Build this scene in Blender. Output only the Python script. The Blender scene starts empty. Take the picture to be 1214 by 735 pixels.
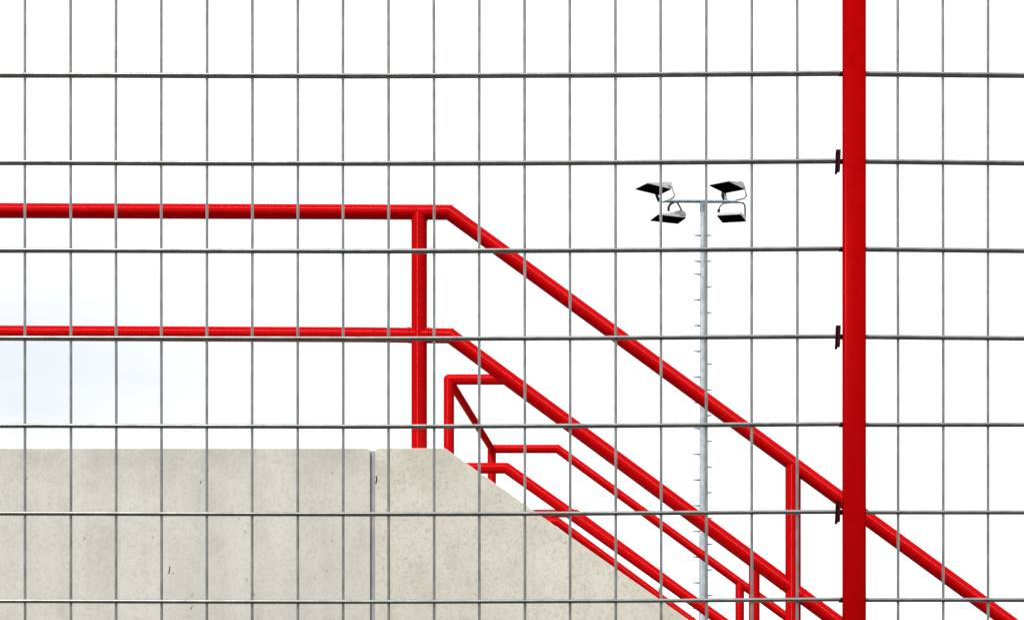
import bpy, bmesh, math, random
from mathutils import Vector, Matrix, noise as mnoise

random.seed(7)
scene = bpy.context.scene
COL = scene.collection

# ---------------------------------------------------------------- camera
FPX, HX, HY, EYE = 3000.0, 859.0, 980.0, 1.6     # focal length and horizon point for a picture 1214 wide
W, H = 1214.0, 735.0
cam_data = bpy.data.cameras.new('camera')
cam = bpy.data.objects.new('camera', cam_data)
COL.objects.link(cam)
cam.location = (0, 0, EYE)
cam.rotation_euler = (math.radians(90), 0, 0)
cam_data.sensor_width = 36
cam_data.lens = 36 * FPX / W
cam_data.shift_x = (W / 2 - HX) / W
cam_data.shift_y = (HY - H / 2) / W
cam_data.clip_start = 0.1
cam_data.clip_end = 5000
scene.camera = cam

# ---------------------------------------------------------------- view
scene.view_settings.view_transform = 'Standard'
scene.view_settings.look = 'None'
scene.view_settings.exposure = 0.33
scene.view_settings.gamma = 1.0
scene.cycles.use_adaptive_sampling = False

# ---------------------------------------------------------------- sky: bright overcast over a Nishita sky
SUN_TO = Vector((-0.577, -1.0, 1.30)).normalized()
SUN_EL = math.asin(SUN_TO.z)
SUN_AZ = math.atan2(SUN_TO.x, SUN_TO.y)
world = bpy.data.worlds.new('World')
scene.world = world
world.use_nodes = True
nt = world.node_tree
nt.nodes.clear()
N = nt.nodes.new
L = nt.links.new
out = N('ShaderNodeOutputWorld')
mix = N('ShaderNodeMixShader'); mix.inputs[0].default_value = 0.93
bg1 = N('ShaderNodeBackground'); bg1.inputs[1].default_value = 0.1
sky = N('ShaderNodeTexSky'); sky.sky_type = 'NISHITA'; sky.sun_disc = False
sky.sun_elevation = SUN_EL; sky.sun_rotation = SUN_AZ
L(sky.outputs[0], bg1.inputs[0])
bg2 = N('ShaderNodeBackground'); bg2.inputs[1].default_value = 1.0
tc = N('ShaderNodeTexCoord')
# wisps of thinner, bluish cloud
mp = N('ShaderNodeMapping'); mp.inputs['Scale'].default_value = (1.0, 1.0, 2.6)
L(tc.outputs['Generated'], mp.inputs[0])
ns = N('ShaderNodeTexNoise'); ns.inputs['Scale'].default_value = 5.0; ns.inputs['Detail'].default_value = 4
L(mp.outputs[0], ns.inputs[0])
# the one cloud hollow the photograph shows, low on the left
sub = N('ShaderNodeVectorMath'); sub.operation = 'SUBTRACT'
d0 = Vector(((30 - HX) / FPX, 1, (HY - 425) / FPX)).normalized()
sub.inputs[1].default_value = d0
L(tc.outputs['Generated'], sub.inputs[0])
sc = N('ShaderNodeVectorMath'); sc.operation = 'MULTIPLY'; sc.inputs[1].default_value = (7.0, 7.0, 15)
L(sub.outputs[0], sc.inputs[0])
ln = N('ShaderNodeVectorMath'); ln.operation = 'LENGTH'; L(sc.outputs[0], ln.inputs[0])
mr = N('ShaderNodeMapRange'); mr.interpolation_type = 'SMOOTHSTEP'
mr.inputs['From Min'].default_value = 0.0; mr.inputs['From Max'].default_value = 1.0
mr.inputs['To Min'].default_value = 1.0; mr.inputs['To Max'].default_value = 0.0
L(ln.outputs['Value'], mr.inputs['Value'])
mr2 = N('ShaderNodeMapRange')
mr2.inputs['From Min'].default_value = 0.40; mr2.inputs['From Max'].default_value = 0.60
mr2.inputs['To Min'].default_value = 0.62; mr2.inputs['To Max'].default_value = 1.0
L(ns.outputs['Fac'], mr2.inputs['Value'])
mu = N('ShaderNodeMath'); mu.operation = 'MULTIPLY'
L(mr.outputs[0], mu.inputs[0]); L(mr2.outputs[0], mu.inputs[1])
mc = N('ShaderNodeMix'); mc.data_type = 'RGBA'
mc.inputs[6].default_value = (1.02, 1.03, 1.05, 1)
mc.inputs[7].default_value = (0.54, 0.595, 0.635, 1)
L(mu.outputs[0], mc.inputs[0])
L(mc.outputs[2], bg2.inputs[0])
L(bg1.outputs[0], mix.inputs[1]); L(bg2.outputs[0], mix.inputs[2])
L(mix.outputs[0], out.inputs[0])

# ---------------------------------------------------------------- sun, veiled by cloud
sd = bpy.data.lights.new('sun', 'SUN')
sd.energy = 3.0
sd.angle = math.radians(10)
sd.color = (1.0, 0.97, 0.93)
sun = bpy.data.objects.new('sun', sd)
COL.objects.link(sun)
sun.rotation_euler = SUN_TO.to_track_quat('Z', 'Y').to_euler()
sun.location = (-5, -8, 16)


# ================================================================ helpers
def P(px, py, d):
    """the point at depth d metres seen at (px, py) of the photograph"""
    return Vector(((px - HX) / FPX * d, d, EYE + (HY - py) / FPX * d))


def new_mat(name):
    m = bpy.data.materials.new(name)
    m.use_nodes = True
    t = m.node_tree
    b = t.nodes['Principled BSDF']
    return m, t, b


def ramp(t, src, p0, c0, p1, c1):
    r = t.nodes.new('ShaderNodeValToRGB')
    r.color_ramp.elements[0].position = p0; r.color_ramp.elements[0].color = (*c0, 1)
    r.color_ramp.elements[1].position = p1; r.color_ramp.elements[1].color = (*c1, 1)
    t.links.new(src, r.inputs[0])
    return r.outputs[0]


def noise(t, scale, detail=3, vec=None, rough=0.5, mapping=None):
    c = t.nodes.new('ShaderNodeTexCoord')
    n = t.nodes.new('ShaderNodeTexNoise')
    n.inputs['Scale'].default_value = scale
    n.inputs['Detail'].default_value = detail
    n.inputs['Roughness'].default_value = rough
    if mapping:
        m = t.nodes.new('ShaderNodeMapping'); m.inputs['Scale'].default_value = mapping
        t.links.new(c.outputs['Object'], m.inputs[0]); t.links.new(m.outputs[0], n.inputs[0])
    else:
        t.links.new(c.outputs['Object'], n.inputs[0])
    return n.outputs['Fac']


def mixc(t, fac, a, b, mode='MIX'):
    m = t.nodes.new('ShaderNodeMix'); m.data_type = 'RGBA'; m.blend_type = mode
    if isinstance(fac, float): m.inputs[0].default_value = fac
    else: t.links.new(fac, m.inputs[0])
    for i, v in ((6, a), (7, b)):
        if isinstance(v, tuple): m.inputs[i].default_value = (*v, 1)
        else: t.links.new(v, m.inputs[i])
    return m.outputs[2]


def bump(t, b, src, strength, dist):
    n = t.nodes.new('ShaderNodeBump')
    n.inputs['Strength'].default_value = strength
    n.inputs['Distance'].default_value = dist
    t.links.new(src, n.inputs['Height'])
    t.links.new(n.outputs[0], b.inputs['Normal'])


def red_paint(name, c, gloss, rough, under=0.03, aniso=0.0):
    m, t, b = new_mat(name)
    n = noise(t, 35, 4)
    col = ramp(t, n, 0.3, tuple(v * 0.88 for v in c), 0.7, c)
    # faint grime and scuffs
    gm = noise(t, 6, 6, rough=0.7)
    col = mixc(t, ramp(t, gm, 0.56, (0, 0, 0), 0.74, (0.35,) * 3), col, tuple(v * 0.55 for v in c))
    t.links.new(col, b.inputs['Base Color'])
    b.inputs['Roughness'].default_value = 0.7
    b.inputs['Specular IOR Level'].default_value = 0.0
    nb = noise(t, 14, 2)
    bn = t.nodes.new('ShaderNodeBump'); bn.inputs['Strength'].default_value = 0.03; bn.inputs['Distance'].default_value = 0.002
    t.links.new(nb, bn.inputs['Height'])
    gt = t.nodes.new('ShaderNodeBsdfGlossy')      # light returned through the pigment
    gt.inputs['Color'].default_value = (0.85, 0.0, 0.0, 1); gt.inputs['Roughness'].default_value = 0.28
    gw = t.nodes.new('ShaderNodeBsdfGlossy')      # clear surface glint
    gw.inputs['Color'].default_value = (1, 1, 1, 1); gw.inputs['Roughness'].default_value = rough
    tg = t.nodes.new("ShaderNodeTangent"); tg.direction_type = "UV_MAP"
    if aniso:
        for g_ in (gt, gw):
            g_.inputs['Anisotropy'].default_value = aniso
            t.links.new(tg.outputs[0], g_.inputs['Tangent'])
    for g_ in (b, gt, gw): t.links.new(bn.outputs[0], g_.inputs['Normal'])
    m1 = t.nodes.new('ShaderNodeMixShader'); m1.inputs[0].default_value = under
    m2 = t.nodes.new('ShaderNodeMixShader'); m2.inputs[0].default_value = gloss
    o = t.nodes['Material Output']
    t.links.new(b.outputs[0], m1.inputs[1]); t.links.new(gt.outputs[0], m1.inputs[2])
    t.links.new(m1.outputs[0], m2.inputs[1]); t.links.new(gw.outputs[0], m2.inputs[2])
    t.links.new(m2.outputs[0], o.inputs['Surface'])
    return m


def galvanised(name, c0, c1, scale, metallic=0.75, rough=0.42):
    m, t, b = new_mat(name)
    n = noise(t, scale, 4)
    t.links.new(ramp(t, n, 0.35, c0, 0.65, c1), b.inputs['Base Color'])
    b.inputs['Metallic'].default_value = metallic
    b.inputs['Roughness'].default_value = rough
    return m


def concrete(name, base, tint, dark, streaks, grain=0.4):
    m, t, b = new_mat(name)
    big = noise(t, 1.7, 5)
    c = ramp(t, big, 0.32, base, 0.68, tint)
    # cloudy mottling
    mot = noise(t, 9, 6, rough=0.65)
    c = mixc(t, ramp(t, mot, 0.44, (0, 0, 0), 0.70, (0.5, 0.5, 0.5)), c, dark)
    # formwork streaks running down
    st = noise(t, 9, 5, mapping=(1.0, 1.0, 0.05), rough=0.6)
    c = mixc(t, ramp(t, st, 0.42, (0, 0, 0), 0.72, (streaks,) * 3), c, tuple(min(1, v * 1.2) for v in base))
    # damp, dirty band under the coping edge
    tcz = t.nodes.new('ShaderNodeTexCoord'); sx = t.nodes.new('ShaderNodeSeparateXYZ')
    t.links.new(tcz.outputs['Object'], sx.inputs[0])
    zr = t.nodes.new('ShaderNodeMapRange'); zr.interpolation_type = 'SMOOTHSTEP'
    zr.inputs['From Min'].default_value = 2.52; zr.inputs['From Max'].default_value = 2.67
    zr.inputs['To Min'].default_value = 0.0; zr.inputs['To Max'].default_value = 1.0
    t.links.new(sx.outputs['Z'], zr.inputs['Value'])
    wm = t.nodes.new('ShaderNodeMath'); wm.operation = 'MULTIPLY'
    t.links.new(zr.outputs[0], wm.inputs[0])
    t.links.new(ramp(t, noise(t, 13, 5, rough=0.7), 0.36, (0, 0, 0), 0.66, (0.5, 0.5, 0.5)), wm.inputs[1])
    c = mixc(t, wm.outputs[0], c, tuple(v * f for v, f in zip(dark, (0.86, 0.86, 0.80))))
    # sand grain
    gr = noise(t, 120, 4, rough=0.75)
    c = mixc(t, ramp(t, gr, 0.48, (0, 0, 0), 0.74, (grain,) * 3), c, tuple(v * 0.72 for v in dark))
    # blow holes and dirt specks
    vo = t.nodes.new('ShaderNodeTexVoronoi'); vo.inputs['Scale'].default_value = 30
    tcn = t.nodes.new('ShaderNodeTexCoord'); t.links.new(tcn.outputs['Object'], vo.inputs[0])
    vr = t.nodes.new('ShaderNodeMapRange')
    vr.inputs['From Min'].default_value = 0.04; vr.inputs['From Max'].default_value = 0.15
    vr.inputs['To Min'].default_value = 0.75; vr.inputs['To Max'].default_value = 0.0
    t.links.new(vo.outputs['Distance'], vr.inputs['Value'])
    keep = t.nodes.new('ShaderNodeMath'); keep.operation = 'MULTIPLY'
    sel = noise(t, 14, 2)
    selr = ramp(t, sel, 0.50, (0, 0, 0), 0.62, (1, 1, 1))
    t.links.new(vr.outputs[0], keep.inputs[0]); t.links.new(selr, keep.inputs[1])
    c = mixc(t, keep.outputs[0], c, tuple(v * 0.45 for v in dark))
    t.links.new(c, b.inputs['Base Color'])
    b.inputs['Roughness'].default_value = 0.9
    b.inputs['Specular IOR Level'].default_value = 0.2
    bump(t, b, gr, 0.25, 0.002)
    return m


MAT = {
    'rail': red_paint('red_gloss_paint', (0.46, 0.0004, 0.0016), 0.010, 0.34, 0.08, 0.95),
    'post': red_paint('red_powder_coat', (0.275, 0.0003, 0.0006), 0.001, 0.3, 0.03),
    'wire': galvanised('zinc_coated_wire', (0.175, 0.187, 0.172), (0.255, 0.267, 0.25), 30, 0.76, 0.36),
    'mast': galvanised('galvanised_steel', (0.30, 0.35, 0.38), (0.48, 0.53, 0.56), 7, 0.35, 0.5),
    'arm': galvanised('galvanised_steel_dull', (0.13, 0.18, 0.21), (0.22, 0.27, 0.30), 9, 0.5, 0.45),
    'wall_left': concrete('grey_precast_concrete', (0.485, 0.478, 0.44), (0.56, 0.548, 0.495), (0.39, 0.38, 0.335), 1.0, 0.5),
    'wall_right': concrete('warm_precast_concrete', (0.53, 0.512, 0.44), (0.595, 0.575, 0.50), (0.40, 0.382, 0.312), 0.25, 0.7),
    'stair': concrete('stair_concrete', (0.40, 0.39, 0.36), (0.44, 0.43, 0.40), (0.33, 0.32, 0.3), 0.1),
}


def plain(name, c, rough, metallic=0.0, spec=0.5, var=0.12, scale=20):
    m, t, b = new_mat(name)
    n = noise(t, scale, 3)
    t.links.new(ramp(t, n, 0.3, tuple(v * (1 - var) for v in c), 0.7, tuple(v * (1 + var) for v in c)), b.inputs['Base Color'])
    b.inputs['Roughness'].default_value = rough
    b.inputs['Metallic'].default_value = metallic
    b.inputs['Specular IOR Level'].default_value = spec
    return m


MAT['clip_dark'] = plain('dark_clamp', (0.008, 0.002, 0.003), 0.7, spec=0.05)
MAT['clip_red'] = plain('red_clamp', (0.07, 0.002, 0.005), 0.7, spec=0.05)
MAT['sealant'] = plain('grey_sealant', (0.30, 0.29, 0.31), 0.7)
MAT['housing'] = plain('cast_white_housing', (0.52, 0.51, 0.50), 0.5, spec=0.2)
MAT['glass'] = plain('dark_lamp_glass', (0.003, 0.004, 0.0035), 0.2, spec=0.0)
MAT['black'] = plain('black_steel', (0.012, 0.013, 0.014), 0.5, spec=0.2)
MAT['bark'] = plain('bluish_bark', (0.05, 0.07, 0.11), 0.9)
MAT['crack'] = plain('black_grime', (0.012, 0.012, 0.012), 0.9)
m, t, b = new_mat('asphalt')
t.links.new(ramp(t, noise(t, 40, 5), 0.3, (0.030, 0.030, 0.031), 0.7, (0.046, 0.046, 0.045)), b.inputs['Base Color'])
b.inputs['Roughness'].default_value = 0.95
b.inputs['Specular IOR Level'].default_value = 0.1
MAT['asphalt'] = m


def link(name, bm, mat, parent=None):
    me = bpy.data.meshes.new(name)
    bm.normal_update()
    bm.to_mesh(me); bm.free()
    me.materials.append(MAT[mat])
    o = bpy.data.objects.new(name, me)
    COL.objects.link(o)
    if parent: put(o, parent)
    return o


def put(o, parent):
    """meshes are built in world coordinates: keep them there when parented"""
    o.parent = parent
    bpy.context.view_layer.update()
    o.matrix_parent_inverse = parent.matrix_world.inverted()


def thing(name, label, cat, loc, group=None):
    o = bpy.data.objects.new(name, None)
    COL.objects.link(o)
    o.location = loc
    o.empty_display_size = 0.2
    o['label'] = label; o['category'] = cat
    if group: o['group'] = group
    return o


def add_box(bm, a, b):
    vs = [bm.verts.new((x, y, z)) for z in (a[2], b[2]) for y in (a[1], b[1]) for x in (a[0], b[0])]
    for f in ((0, 2, 3, 1), (4, 5, 7, 6), (0, 1, 5, 4), (2, 6, 7, 3), (0, 4, 6, 2), (1, 3, 7, 5)):
        bm.faces.new([vs[i] for i in f])
    return vs


def add_prism(bm, pts, y0, y1):
    """extrude an x/z outline between two depths"""
    a = [bm.verts.new((p[0], y0, p[1])) for p in pts]
    b_ = [bm.verts.new((p[0], y1, p[1])) for p in pts]
    n = len(pts)
    fs = [bm.faces.new(a), bm.faces.new(b_[::-1])]
    for i in range(n):
        fs.append(bm.faces.new((a[i], b_[i], b_[(i + 1) % n], a[(i + 1) % n])))
    bmesh.ops.recalc_face_normals(bm, faces=fs)


def add_tube(bm, pts, r, seg=24, cap=True, r_end=None, smooth_bends=False):
    """a pipe along pts; every straight length is its own skin, mitred against the next one"""
    pts = [Vector(p) for p in pts]
    n = len(pts)
    dirs = [(pts[i + 1] - pts[i]).normalized() for i in range(n - 1)]
    ref = Vector((0, 0, 1)) if abs(dirs[0].z) < 0.9 else Vector((0, -1, 0))
    uvl = bm.loops.layers.uv.verify()
    rings = []
    u = dirs[0].cross(ref).normalized(); v = dirs[0].cross(u).normalized()
    for i in range(n - 1):
        d = dirs[i]
        if i:
            q = dirs[i - 1].rotation_difference(d)
            u = q @ u; v = q @ v
        seg_r = []
        for j, e in ((i, 0), (i + 1, 1)):
            k = j / (n - 1)
            rr = r if r_end is None else r + (r_end - r) * k
            if 0 < j < n - 1:
                pn = (dirs[j - 1] + dirs[j]).normalized()
            else:
                pn = d
            ring = []
            for a in range(seg):
                th = 2 * math.pi * a / seg
                off = (u * math.cos(th) + v * math.sin(th)) * rr
                s = -off.dot(pn) / d.dot(pn)
                ring.append(pts[j] + off + d * s)
            seg_r.append(ring)
        rings.append(seg_r)
    prev = None
    first = last = None
    for i, (ra, rb) in enumerate(rings):
        if smooth_bends and prev: va = prev
        else: va = [bm.verts.new(p) for p in ra]
        vb = [bm.verts.new(p) for p in rb]
        for a in range(seg):
            f = bm.faces.new((va[a], va[(a + 1) % seg], vb[(a + 1) % seg], vb[a]))
            f.smooth = True
            for lp, uv in zip(f.loops, ((a, i), (a + 1, i), (a + 1, i + 1), (a, i + 1))):
                lp[uvl].uv = (uv[0] / seg, uv[1])
        if i == 0: first = va
        last = vb; prev = vb
    if cap:
        for ring, pt in ((first, pts[0]), (last, pts[-1])):
            vs = [bm.verts.new(q.co) for q in ring]
            bm.faces.new(vs)
    bmesh.ops.recalc_face_normals(bm, faces=bm.faces[:])


def add_ball(bm, c, r, seg=20):
    res = bmesh.ops.create_uvsphere(bm, u_segments=seg, v_segments=seg // 2, radius=r, matrix=Matrix.Translation(c))
    for vtx in res['verts']:
        for f in vtx.link_faces: f.smooth = True


def add_ring(bm, c, axis, R, r, seg=24, mseg=8, wob=0.15):
    """a weld bead: a slightly uneven torus round the pipe"""
    axis = Vector(axis).normalized()
    u = axis.orthogonal().normalized(); v = axis.cross(u)
    rows = []
    for i in range(seg):
        th = 2 * math.pi * i / seg
        rad = u * math.cos(th) + v * math.sin(th)
        rr = r * (1 + wob * math.sin(i * 2.3) + wob * math.sin(i * 5.1))
        rows.append([bm.verts.new(Vector(c) + rad * (R + rr * math.cos(p)) + axis * rr * math.sin(p))
                     for p in [2 * math.pi * k / mseg for k in range(mseg)]])
    for i in range(seg):
        for k in range(mseg):
            f = bm.faces.new((rows[i][k], rows[(i + 1) % seg][k], rows[(i + 1) % seg][(k + 1) % mseg], rows[i][(k + 1) % mseg]))
            f.smooth = True


# ================================================================ setting: ground
bm = bmesh.new()
S = 2000
vs = [bm.verts.new(p) for p in ((-S, -S, 0), (S, -S, 0), (S, S, 0), (-S, S, 0))]
bm.faces.new(vs)
g = link('ground', bm, 'asphalt'); g['kind'] = 'structure'

# ================================================================ concrete wall beside the stair
DA = FPX / 415.0
WF, WB = 7.13, 7.36                       # front and back face of the wall
def wp(px, py):
    q = P(px, py, WF); return (q.x, q.z)

wall = thing('concrete_wall', 'pale concrete parapet wall with flat top and a sloping right end beside the red handrails', 'wall', (P(440, 531, WF).x, WF, 0))
def panel(pts, mat, label):
    bm = bmesh.new()
    add_prism(bm, pts, WF, WB)
    bmesh.ops.bevel(bm, geom=bm.edges[:], offset=0.0015, segments=2, affect='EDGES', profile=0.5)
    for f in bm.faces: f.smooth = False
    o = link('wall_panel', bm, mat, wall)
    o['label'] = label
    return o
xl = -6.5
j0, ztop = wp(438.6, 531.4)
panel([(xl, 0.0), (xl, wp(0, 531.4)[1]), (j0 - 0.008, ztop), (j0 - 0.0025, ztop - 0.0025), (j0, ztop - 0.008), (j0, 0.0)], 'wall_left', 'long grey concrete panel left of the joint')
j1, z1 = wp(444.8, 531.2)
k = wp(527.5, 531.0)
e = wp(1400, 531.0 + (1400 - 527.5) * 0.7035)
panel([(j1, 0.0), (j1, z1 - 0.008), (j1 + 0.0025, z1 - 0.0025), (j1 + 0.008, z1), k, e, (e[0], 0.0)], 'wall_right', 'warmer coloured concrete panel with a sloping top edge')
bm = bmesh.new()
add_box(bm, (j0 + 0.0003, WF + 0.009, 0.0), (j1 - 0.0003, WB - 0.012, ztop - 0.006))
link('joint_sealant', bm, 'sealant', wall)

# small chip beside the joint and black marks in the face
def flat_mark(pts, r, label):
    bm = bmesh.new()
    add_tube(bm, [P(px, py, WF - 0.0004) for px, py in pts], r, seg=6)
    for v_ in bm.verts: v_.co.y = WF + (v_.co.y - WF) * 0.35 - 0.0003
    o = link('surface_mark', bm, 'crack', wall); o['label'] = label
flat_mark([(201.4, 670.5), (201.0, 675), (200.2, 678.5), (199.2, 679)], 0.0013, 'small black hook shaped mark')
flat_mark([(205.0, 678.2), (205.8, 679.6)], 0.0012, 'tiny black speck')
flat_mark([(238.2, 570), (237.4, 573)], 0.0010, 'small black mark')
flat_mark([(226.8, 719), (226.6, 721.5)], 0.0012, 'small black mark')
flat_mark([(445.9, 564), (446.6, 566.5), (446.3, 569), (445.7, 573)], 0.0018, 'dark chip in the concrete edge')

# ================================================================ platform and stair (behind the wall)
PZ = 2.33
stair = thing('concrete_stair', 'concrete stair and landing behind the parapet wall', 'stair', (-0.8, 9.0, 0))
stair['kind'] = 'structure'
bm = bmesh.new()
add_box(bm, (-6.4, WB + 0.01, PZ - 0.25), (-1.10, 14.2, PZ))
add_box(bm, (-1.10, WB + 0.01, PZ - 0.25), (-0.80, 9.90, PZ))
add_box(bm, (-1.10, 11.90, PZ - 0.25), (-0.80, 14.2, PZ))
for cx, cy in ((-5.8, 8.2), (-5.8, 13.2), (-1.6, 9.6), (-1.6, 13.2)):
    add_box(bm, (cx - 0.15, cy - 0.15, 0), (cx + 0.15, cy + 0.15, PZ - 0.251))
link('landing', bm, 'stair', stair)
NS = 13
for y0, y1 in ((WB + 0.01, 9.90), (11.90, 13.45)):
    for i in range(NS):
        z = PZ - (i + 1) * PZ / (NS + 1)
        x = -0.795 + i * 0.235
        bm = bmesh.new()
        add_box(bm, (x, y0, max(0.0, z - 0.30)), (x + 0.232, y1, z))
        link('step', bm, 'stair', stair)

# ================================================================ red pipe railings
def railing_part(name, parent, pts, r, balls=(), rings=()):
    bm = bmesh.new()
    add_tube(bm, pts, r, seg=48)
    for c_ in balls: add_ball(bm, c_, r, 24)
    for c_, ax, rr in rings: add_ring(bm, c_, ax, r, rr)
    return link(name, bm, 'rail', parent)

def slope_pt(p0, s, x): return (x, p0[1] + (x - p0[0]) * s)

def run(d, pts): return [P(px, py, d) for px, py in pts]

def foot(px, py, d, zb, dd=0.0):
    """post from (px,py) straight down to height zb"""
    a = P(px, py, d)
    return [a, Vector((a.x, a.y, zb))]

# --- near railing on the wall
ra = thing('pipe_railing', 'largest red tubular handrail, on top of the flat wall, sloping down to the right', 'railing', (P(497, 531, DA).x, DA, 2.66))
RA = 17.7 / 2 / 415
top = run(DA, [(-1700, 243), (0, 249.9), (440, 251.5), (532.3, 252.0), slope_pt((532.3, 252), 0.7305, 1870)])
seam = P(507, 252, DA); s2 = P(*slope_pt((532.3, 252), 0.7305, 993.5), DA)
dsl = (top[4] - top[3]).normalized()
railing_part('top_rail', ra, top, RA, rings=[(seam, (1, 0, 0), 0.0009), (s2, dsl, 0.0012)])
mid = run(DA, [(-1700, 388), (0, 394.9), (440, 396.9), (533.8, 398.2), slope_pt((533.8, 398.2), 0.7385, 1845)])
dm = (mid[4] - mid[3]).normalized()
px940 = P(*slope_pt((533.8, 398.2), 0.7385, 940), DA)
railing_part('middle_rail', ra, mid, RA * 1.01, rings=[
    (P(485.5, 397.4, DA), (1, 0, 0), 0.0020), (P(508.5, 397.7, DA), (1, 0, 0), 0.0020),
    (P(511.5, 397.8, DA), (1, 0, 0), 0.0010),
    (px940 - dm * 0.030, dm, 0.0016), (px940 + dm * 0.030, dm, 0.0013),
    (P(*slope_pt((533.8, 398.2), 0.7385, 993.5), DA), dm, 0.0022)])
RP = 18.5 / 2 / 415
for px, py, zb in ((497.0, 251.7, 2.655), (940.2, 550.0, 1.955)):
    pts = foot(px, py, DA, zb)
    pts[0].z -= 0.004
    railing_part('railing_post', ra, pts, RP)
for px in (-880, 1826):
    p_ = (px, 246.0 if px < 0 else 252 + (px - 532.3) * 0.7305)
    pts = foot(p_[0], p_[1], DA, 2.655 if px < 0 else max(0.0, P(px, 531 + (px - 527.5) * 0.7035, WF).z - 0.02) if px < 1400 else 0.0)
    railing_part('railing_post', ra, pts, RP)

for px, py in ((510.5, 242.6), (536.8, 243.2), (483.5, 387.6), (537.5, 389.2), (926.0, 676.6), (487.6, 262.0), (506.6, 262.0)):
    bm = bmesh.new()
    bmesh.ops.create_icosphere(bm, subdivisions=2, radius=0.0017, matrix=Matrix.Translation(P(px, py, DA)))
    link('weld_spatter', bm, 'clip_dark', ra)

# --- middle and far railing joined across the landing opening
DB, DC = FPX / 302.0, FPX / 253.0
rb = thing('pipe_railing', 'red tubular guardrail behind the wall turning back at two corner posts', 'railing', (P(532, 531, DB).x, DB, PZ))
RB, RC = 12.6 / 2 / 302, 10.2 / 2 / 253
cb, cc = P(532.2, 449.8, DB), P(583.0, 532.0, DC)
tb = [cb] + run(DB, [(600.5, 449.8), slope_pt((600.5, 449.8), 0.725, 1560)])
railing_part('top_rail', rb, tb, RB, balls=[cb], rings=[(P(548, 449.8, DB), (1, 0, 0), 0.0008)])
mb = run(DB, [(532.2, 554.8), (600.3, 554.8), slope_pt((600.3, 554.8), 0.7100, 1560)])
railing_part('middle_rail', rb, mb, RB * 1.03)
railing_part('railing_post', rb, foot(532.2, 450.5, DB, PZ), RB * 0.995)
railing_part('railing_post', rb, foot(894.2, 450 + 293.7 * 0.725, DB, 1.0), RB * 1.03)
railing_part('railing_post', rb, foot(1530, 450 + 929.5 * 0.725, DB, 0.0), RB * 1.03)
tcn_ = [cc] + run(DC, [(661.0, 532.0), slope_pt((661.0, 532.0), 0.7325, 1420)])
railing_part('top_rail', rb, tcn_, RC, balls=[cc], rings=[(P(598.5, 532, DC), (1, 0, 0), 0.0010), (P(587.5, 532, DC), (1, 0, 0), 0.0012)])
mcn = run(DC, [(583.0, 618.3), (661.0, 618.3), slope_pt((661.0, 618.3), 0.7400, 1420)])
railing_part('middle_rail', rb, mcn, RC)
railing_part('railing_post', rb, foot(583.0, 532.6, DC, PZ), RC * 1.0)
railing_part('railing_post', rb, foot(877.0, 532 + 216 * 0.7325, DC, 1.0), RC * 1.03)
railing_part('railing_post', rb, foot(1395, 532 + 734 * 0.7325, DC, 0.0), RC * 1.03)
railing_part('cross_rail', rb, [cb, cc], 0.0160)
railing_part('cross_rail', rb, [mb[0], mcn[0]], 0.0160)

# --- farthest railing, mostly hidden
DE = FPX / 222.0
re_ = thing('pipe_railing', 'farthest and smallest red handrail, only a sliver showing above the sloping wall end', 'railing', (P(653, 608, DE).x, DE, PZ))
RE = 9.4 / 2 / 222
te = run(DE, [(-350, 608.4), (683.2, 608.4), slope_pt((683.2, 608.4), 0.7345, 1330)])
railing_part('top_rail', re_, te, RE)
me_ = run(DE, [(-350, 686), (683.2, 686), slope_pt((683.2, 686), 0.7345, 1330)])
railing_part('middle_rail', re_, me_, RE)
railing_part('railing_post', re_, foot(652.8, 608.6, DE, PZ), RE * 0.98)
railing_part('railing_post', re_, foot(1300, 608.4 + 617 * 0.7345, DE, 0.0), RE * 0.98)
railing_part('railing_post', re_, foot(200, 608.6, DE, PZ), RE * 0.98)

# ================================================================ double wire mesh fence
SF = 538.0
DF = FPX / SF
fence = thing('wire_fence', 'grey wire mesh fence with a square red post, nearest the viewer, filling the view', 'fence', (P(1012.5, 0, DF).x, DF, 0))
FTOP = 4.05
RH, RV, OFF = 0.0039, 0.0031, 0.0071

def sag(px, k_):
    """measured slight waviness of the left panel, in picture units"""
    f = [(-400, 0.6), (0, 0.0), (225, 0.75), (450, 1.1), (700, 0.2), (920, -1.4), (996, -1.9)]
    for (x0, a), (x1, b_) in zip(f, f[1:]):
        if x0 <= px <= x1:
            u_ = (px - x0) / (x1 - x0)
            return a + (b_ - a) * u_
    return -1.9
def sag_r(px, k_):
    return (-1.3 + (px - 1027) / 187 * 1.9) if k_ < 4 else -1.2

rows = []
y_ = 89.3
while P(0, y_, DF).z < FTOP - 0.06: y_ -= 103.8
y_ += 103.8
while P(0, y_, DF).z > 0.08:
    rows.append(y_); y_ += 103.8

def h_wires(x0, x1, fn, rnd):
    for yy in rows:
        k_ = round((yy - 89.3) / 103.8)
        for side in (-1, 1):
            pts = []
            n_ = 14
            for i in range(n_ + 1):
                px = x0 + (x1 - x0) * i / n_
                q = P(px, yy + fn(px, k_), DF)
                q.y += side * OFF
                q.z += rnd.uniform(-0.00022, 0.00022)
                pts.append(q)
            bm = bmesh.new()
            add_tube(bm, pts, RH, seg=12, smooth_bends=True)
            link('horizontal_wire', bm, 'wire', fence)

def v_wires(xs, rnd):
    for px in xs:
        a = P(px + rnd.uniform(-0.2, 0.2), 0, DF)
        pts = []
        for i in range(9):
            z = 0.06 + (FTOP - 0.06) * i / 8
            pts.append((a.x + rnd.uniform(-0.0006, 0.0006) + (0.0010 * (4 - i) / 8), DF, z))
        bm = bmesh.new()
        add_tube(bm, pts, RV, seg=12, smooth_bends=True)
        link('vertical_wire', bm, 'wire', fence)

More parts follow.
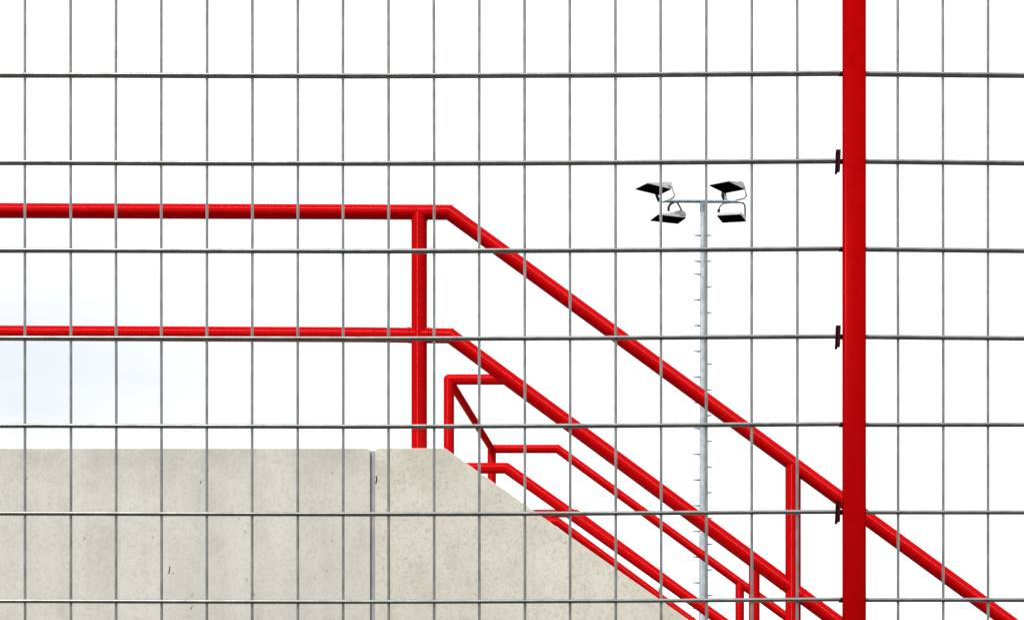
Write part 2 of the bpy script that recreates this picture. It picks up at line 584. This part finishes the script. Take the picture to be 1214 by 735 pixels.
rnd = random.Random(3)
h_wires(-334, 996.0, sag, rnd)
h_wires(1025.0, 2340, lambda px, k_: sag_r(min(px, 1214), k_), rnd)
v_wires([945.2 - 53.83 * i for i in range(24)], rnd)
v_wires([1064.6 + 53.6 * i for i in range(24)], rnd)

def post_mesh(cx):
    bm = bmesh.new()
    w = 0.0252
    add_box(bm, (cx - w, DF - w, 0), (cx + w, DF + w, FTOP + 0.05))
    ed = [e_ for e_ in bm.edges if abs(e_.verts[0].co.z - e_.verts[1].co.z) > 1]
    bmesh.ops.bevel(bm, geom=ed, offset=0.0065, segments=4, affect='EDGES', profile=0.5)
    for f in bm.faces: f.smooth = abs(f.normal.z) < 0.5
    return bm
for px in (1012.6, -348.0, 2356.0):
    bm = post_mesh(P(px, 0, DF).x)
    o = link('fence_post', bm, 'post', fence)
    cx = P(px, 0, DF).x
    bm = bmesh.new()
    add_box(bm, (cx - 0.027, DF - 0.027, FTOP + 0.0505), (cx + 0.027, DF + 0.027, FTOP + 0.058))
    link('post_cap', bm, 'clip_dark', fence)

# red studs where each wire meets the post and a bent clamp on every second row
pxl = P(999.3, 0, DF).x
for yy in rows:
    k_ = round((yy - 89.3) / 103.8)
    q = P(996.5, yy + sag(996, k_) + 0.6, DF)
    bm = bmesh.new()
    add_tube(bm, [(q.x - 0.004, DF, q.z), (pxl + 0.002, DF, q.z)], 0.0058, seg=12)
    link('stud', bm, 'clip_red', fence)
    if k_ % 2 == 1:
        for nm, mt_, xa, w_, up, dn, sh in (('clamp', 'clip_red', -0.0040, 0.0055, 0.0235, 0.0205, 0.0003),
                                            ('clamp_shaded_half', 'clip_dark', -0.0092, 0.0058, 0.0235, 0.0250, 0.0010)):  # black strip: shade on the clamp's left half, put in as dark colour
            bm = bmesh.new()
            x0, zc = q.x + xa - 0.0025, q.z
            prof = [(0.0012, up), (0.0006, 0.008), (0.0, -0.010), (-sh, -dn)]
            vv = []
            for dx, dz in prof:
                vv.append([bm.verts.new(c_) for c_ in ((x0 + dx, DF - 0.014, zc + dz), (x0 + dx + w_, DF - 0.014, zc + dz + (0.0015 if dz < -0.015 else 0)),
                                                       (x0 + dx + w_, DF + 0.014, zc + dz), (x0 + dx, DF + 0.014, zc + dz))])
            for a_, b_ in zip(vv, vv[1:]):
                for i in range(4): bm.faces.new((a_[i], a_[(i + 1) % 4], b_[(i + 1) % 4], b_[i]))
            bm.faces.new(vv[0]); bm.faces.new(vv[-1][::-1])
            bmesh.ops.recalc_face_normals(bm, faces=bm.faces[:])
            bmesh.ops.bevel(bm, geom=bm.edges[:], offset=0.0007, segments=2, affect='EDGES')
            link(nm, bm, mt_, fence)

# ================================================================ floodlight mast
DM = 60.0
SM = FPX / DM
MX = P(833.1, 0, DM).x
mast = thing('floodlight_mast', 'tall galvanised floodlight mast with four lamps and climbing pegs, far behind the railings', 'light mast', (MX, DM, 0))
bm = bmesh.new()
ztop_m = P(0, 240, DM).z
r_top = 5.6 / 2 / SM
def rm(z): return r_top + (ztop_m - z) / (ztop_m - P(0, 735, DM).z) * (9.0 / 2 / SM - r_top)
zs = [0, P(0, 735, DM).z, P(0, 520, DM).z, P(0, 251, DM).z]
bm = bmesh.new()
for a_, b_ in zip(zs, zs[1:]):
    add_tube(bm, [(MX, DM, a_), (MX, DM, b_)], rm(a_), seg=20, cap=False, r_end=rm(b_))
add_tube(bm, [(MX, DM, 0), (MX, DM, 0.04)], 0.28, seg=20)
link('mast_pole', bm, 'mast', mast)
bm = bmesh.new()
add_tube(bm, [(MX, DM, P(0, 251.5, DM).z), (MX, DM, ztop_m)], r_top * 1.12, seg=20)
link('mast_head', bm, 'arm', mast)
bm = bmesh.new()
add_tube(bm, [P(790.2, 238.6, DM), P(874.8, 239.2, DM)], 0.038, seg=16)
link('cross_arm', bm, 'arm', mast)
# climbing pegs share one mesh
bm = bmesh.new()
add_tube(bm, [(0.0, 0, 0), (0.155, 0, 0.004)], 0.026, seg=8, r_end=0.010)
peg = link('step_peg', bm, 'arm')
peg_me = peg.data
spots = [(279.4, -1), (279.4, 1), (310, -1), (310, 1)]
yy = 325.2; sgn = -1
while P(0, yy, DM).z > 2.5:
    spots.append((yy, sgn)); sgn = -sgn; yy += 15.22
first = True
for yy, sg in spots:
    o = peg if first else peg.copy()
    if not first: COL.objects.link(o)
    first = False
    z = P(0, yy, DM).z
    o.location = (MX + sg * rm(z) * 0.95, DM - 0.01, z)
    o.rotation_euler = (0, 0, 0 if sg > 0 else math.pi)
    put(o, mast)

def solve(NL, NR, FL, La, Lb):
    """depths of the three corners of a rectangular glass seen at these picture points"""
    best = None
    for i in range(-60, 61):
        for j in range(0, 81):
            ya, yb = i * 0.0125, j * 0.0125
            o = P(*NL, DM); a = P(*NR, DM + ya) - o; b_ = P(*FL, DM + yb) - o
            c = (a.dot(b_) * 2.5) ** 2 + (a.length - La) ** 2 + (b_.length - Lb) ** 2
            if best is None or c < best[0]: best = (c, o, a, b_)
    return best[1:]

def floodlight(near_l, near_r, far_l, thick, yoke, knobs, arms, label):
    """thick: which edge carries the lamp and the pivot - 'right' or 'far'"""
    if thick == 'right':
        o, a, b_ = solve(near_l, near_r, far_l, 0.645, 0.53)
        org, ax, th = o + a, b_, -a          # pivot edge starts at near right, runs far; throw runs left
    else:
        o, a, b_ = solve(near_l, near_r, far_l, 0.57, 0.60)
        org, ax, th = o + b_, a, -b_
    n = a.cross(b_).normalized()
    if n.z < 0: n = -n
    # centre the depth about the mast
    prof = [(0.0, 0.0), (-0.035, 0.07), (-0.03, 0.13), (0.02, 0.168), (0.14, 0.178), (0.26, 0.165), (0.42, 0.11), (1.0, 0.022), (1.0, 0.0)]
    if thick == 'far': prof = [(0, 0), (-0.03, 0.07), (0.02, 0.12), (0.2, 0.13), (0.45, 0.10), (0.97, 0.075), (1.0, 0.055), (1.0, 0.0)]
    bm = bmesh.new()
    rows_ = []
    for k_ in (0.0, 0.04, 0.96, 1.0):
        ins = 0.84 if k_ in (0.0, 1.0) else 1.0
        rows_.append([bm.verts.new(org + ax * k_ + th * t_ + n * (h_ * ins)) for t_, h_ in prof])
    m_ = len(prof)
    for r0, r1 in zip(rows_, rows_[1:]):
        for i in range(m_):
            bm.faces.new((r0[i], r0[(i + 1) % m_], r1[(i + 1) % m_], r1[i]))
    bm.faces.new(rows_[0]); bm.faces.new(rows_[-1][::-1])
    bmesh.ops.recalc_face_normals(bm, faces=bm.faces[:])
    h = link('floodlight', bm, 'housing', mast)
    h['label'] = label
    # dark glass slab in a slim frame under the housing
    bm = bmesh.new()
    q = []
    for dn in (-0.004, -0.022):
        q.append([bm.verts.new(org + ax * u_ + th * v_ + n * dn) for u_, v_ in ((-0.01, -0.01), (1.01, -0.01), (1.01, 1.01), (-0.01, 1.01))])
    for i in range(4): bm.faces.new((q[0][i], q[0][(i + 1) % 4], q[1][(i + 1) % 4], q[1][i]))
    bm.faces.new(q[0]); bm.faces.new(q[1][::-1])
    bmesh.ops.recalc_face_normals(bm, faces=bm.faces[:])
    link('lamp_glass', bm, 'glass', h)
    d_near, d_far = org.y, (org + ax).y
    for pts, r, mt, which in yoke:
        bm = bmesh.new()
        d_end = DM if which == 'arm' else None
        vs_ = []
        for i, (px, py) in enumerate(pts):
            u_ = i / (len(pts) - 1)
            dd = {'near': d_near - 0.03, 'far': d_far + 0.02}[which]
            vs_.append(P(px, py, dd + ((DM - dd) * u_ if mt != 'black' or len(pts) > 3 else 0)))
        add_tube(bm, vs_, r, seg=10)
        link('bracket', bm, mt, h)
    for px, py, r, ln_, mt, which in knobs:
        dd = {'near': d_near - 0.045, 'far': d_far}[which]
        bm = bmesh.new()
        c_ = P(px, py, dd)
        add_tube(bm, [c_, c_ + ax.normalized() * ln_], r, seg=14)
        link('pivot_knob', bm, mt, h)
    return h

floodlight((767.5, 217.4), (795.0, 224.0), (753.8, 224.0), 'right',
           [([(796.4, 221.5), (797.5, 225.5), (799.9, 230.6), (798.6, 234.2), (793.0, 237.2), (787.5, 239.4)], 0.021, 'arm', 'near'),
            ([(777.9, 230.0), (779.3, 234.0), (781.2, 238.8)], 0.036, 'black', 'far'),
            ([(781.2, 238.8), (786.0, 239.6), (793, 238.8)], 0.021, 'arm', 'far')],
           [(794.6, 218.2, 0.050, 0.05, 'housing', 'near')], None, 'upper left floodlight tilted to the left')
floodlight((780.4, 254.5), (812.6, 258.0), (771.5, 261.1), 'right',
           [([(808.2, 249.8), (805.5, 244.5), (803.0, 240.2), (799.5, 238.6)], 0.026, 'mast', 'near'),
            ([(792.6, 249.5), (792.6, 246.0), (794.5, 242.4), (798.5, 240.0)], 0.030, 'black', 'far')],
           [(809.0, 252.3, 0.055, 0.05, 'housing', 'near')], None, 'lower left floodlight')
floodlight((863.9, 215.2), (882.0, 224.0), (841.4, 219.6), 'right',
           [([(882.6, 221.0), (883.8, 227.0), (884.8, 232.4)], 0.021, 'arm', 'near'),
            ([(884.8, 232.4), (882.3, 235.5), (877.0, 236.6), (873.0, 237.2)], 0.019, 'arm', 'near'),
            ([(857.4, 227.8), (856.8, 232.0), (858.6, 236.5)], 0.042, 'black', 'far'),
            ([(859.5, 229.5), (861.0, 237.0)], 0.03, 'mast', 'far')],
           [(880.4, 219.3, 0.045, 0.05, 'housing', 'near')], None, 'upper right floodlight')
floodlight((850.4, 255.6), (878.0, 254.1), (856.8, 263.3), 'far',
           [([(852.2, 254.6), (852.1, 251), (852.2, 248.2)], 0.034, 'black', 'near'),
            ([(852.6, 249.0), (853.0, 246.0), (855.0, 243.2), (858.5, 241.2), (866, 240.6)], 0.017, 'arm', 'near'),
            ([(883.2, 257.5), (883.4, 250.0), (883.0, 243.5), (881.0, 240.8), (876.0, 240.2), (868, 240.2)], 0.021, 'arm', 'near')],
           [(882.2, 257.0, 0.030, 0.05, 'arm', 'near')], None, 'lower right floodlight')

# ================================================================ bare tree whose twig tips just show
DT = 72.0
tree = thing('bare_tree', 'bare tree with only its thin dark twig tips showing between the lowest red rails', 'tree', (P(806, 0, DT).x, DT, 0))
bm = bmesh.new()
tx = P(806, 0, DT).x
add_tube(bm, [(tx, DT, 0), (tx + 0.05, DT, 2.5), (tx - 0.05, DT, 5.2), P(803, 752, DT)], 0.14, seg=10, r_end=0.03, smooth_bends=True)
link('trunk', bm, 'bark', tree)
rt = random.Random(5)
bm = bmesh.new()
def br(pts, r0):
    add_tube(bm, [P(px, py, DT + rt.uniform(-0.2, 0.2)) for px, py in pts], r0, seg=6, r_end=0.004, smooth_bends=True)
br([(803, 770), (790, 730), (783.0, 706), (781.4, 697), (780.6, 692.6)], 0.03)
br([(782.4, 702), (779, 695.5), (775.5, 695.0)], 0.008)
br([(803, 765), (815, 742), (822, 731), (825.5, 731.2)], 0.03)
br([(812, 745), (818, 729), (822, 725.5)], 0.014)
br([(812, 745), (815, 726), (817, 725)], 0.008)
for i in range(26):
    a = rt.uniform(0, 2 * math.pi); z0 = rt.uniform(3.2, 6.6); l = rt.uniform(0.8, 1.9) * (7.6 - z0) / 4
    p0 = Vector((tx, DT, z0)); p1 = p0 + Vector((math.cos(a) * l, math.sin(a) * l, rt.uniform(0.1, 0.5)))
    p2 = p1 + Vector((math.cos(a) * l * 0.4, math.sin(a) * l * 0.4, rt.uniform(0.0, 0.25)))
    if max(p1.z, p2.z) < 7.1:
        add_tube(bm, [p0, p1, p2], 0.03, seg=6, r_end=0.005, smooth_bends=True)
o = link('crown', bm, 'bark', tree)
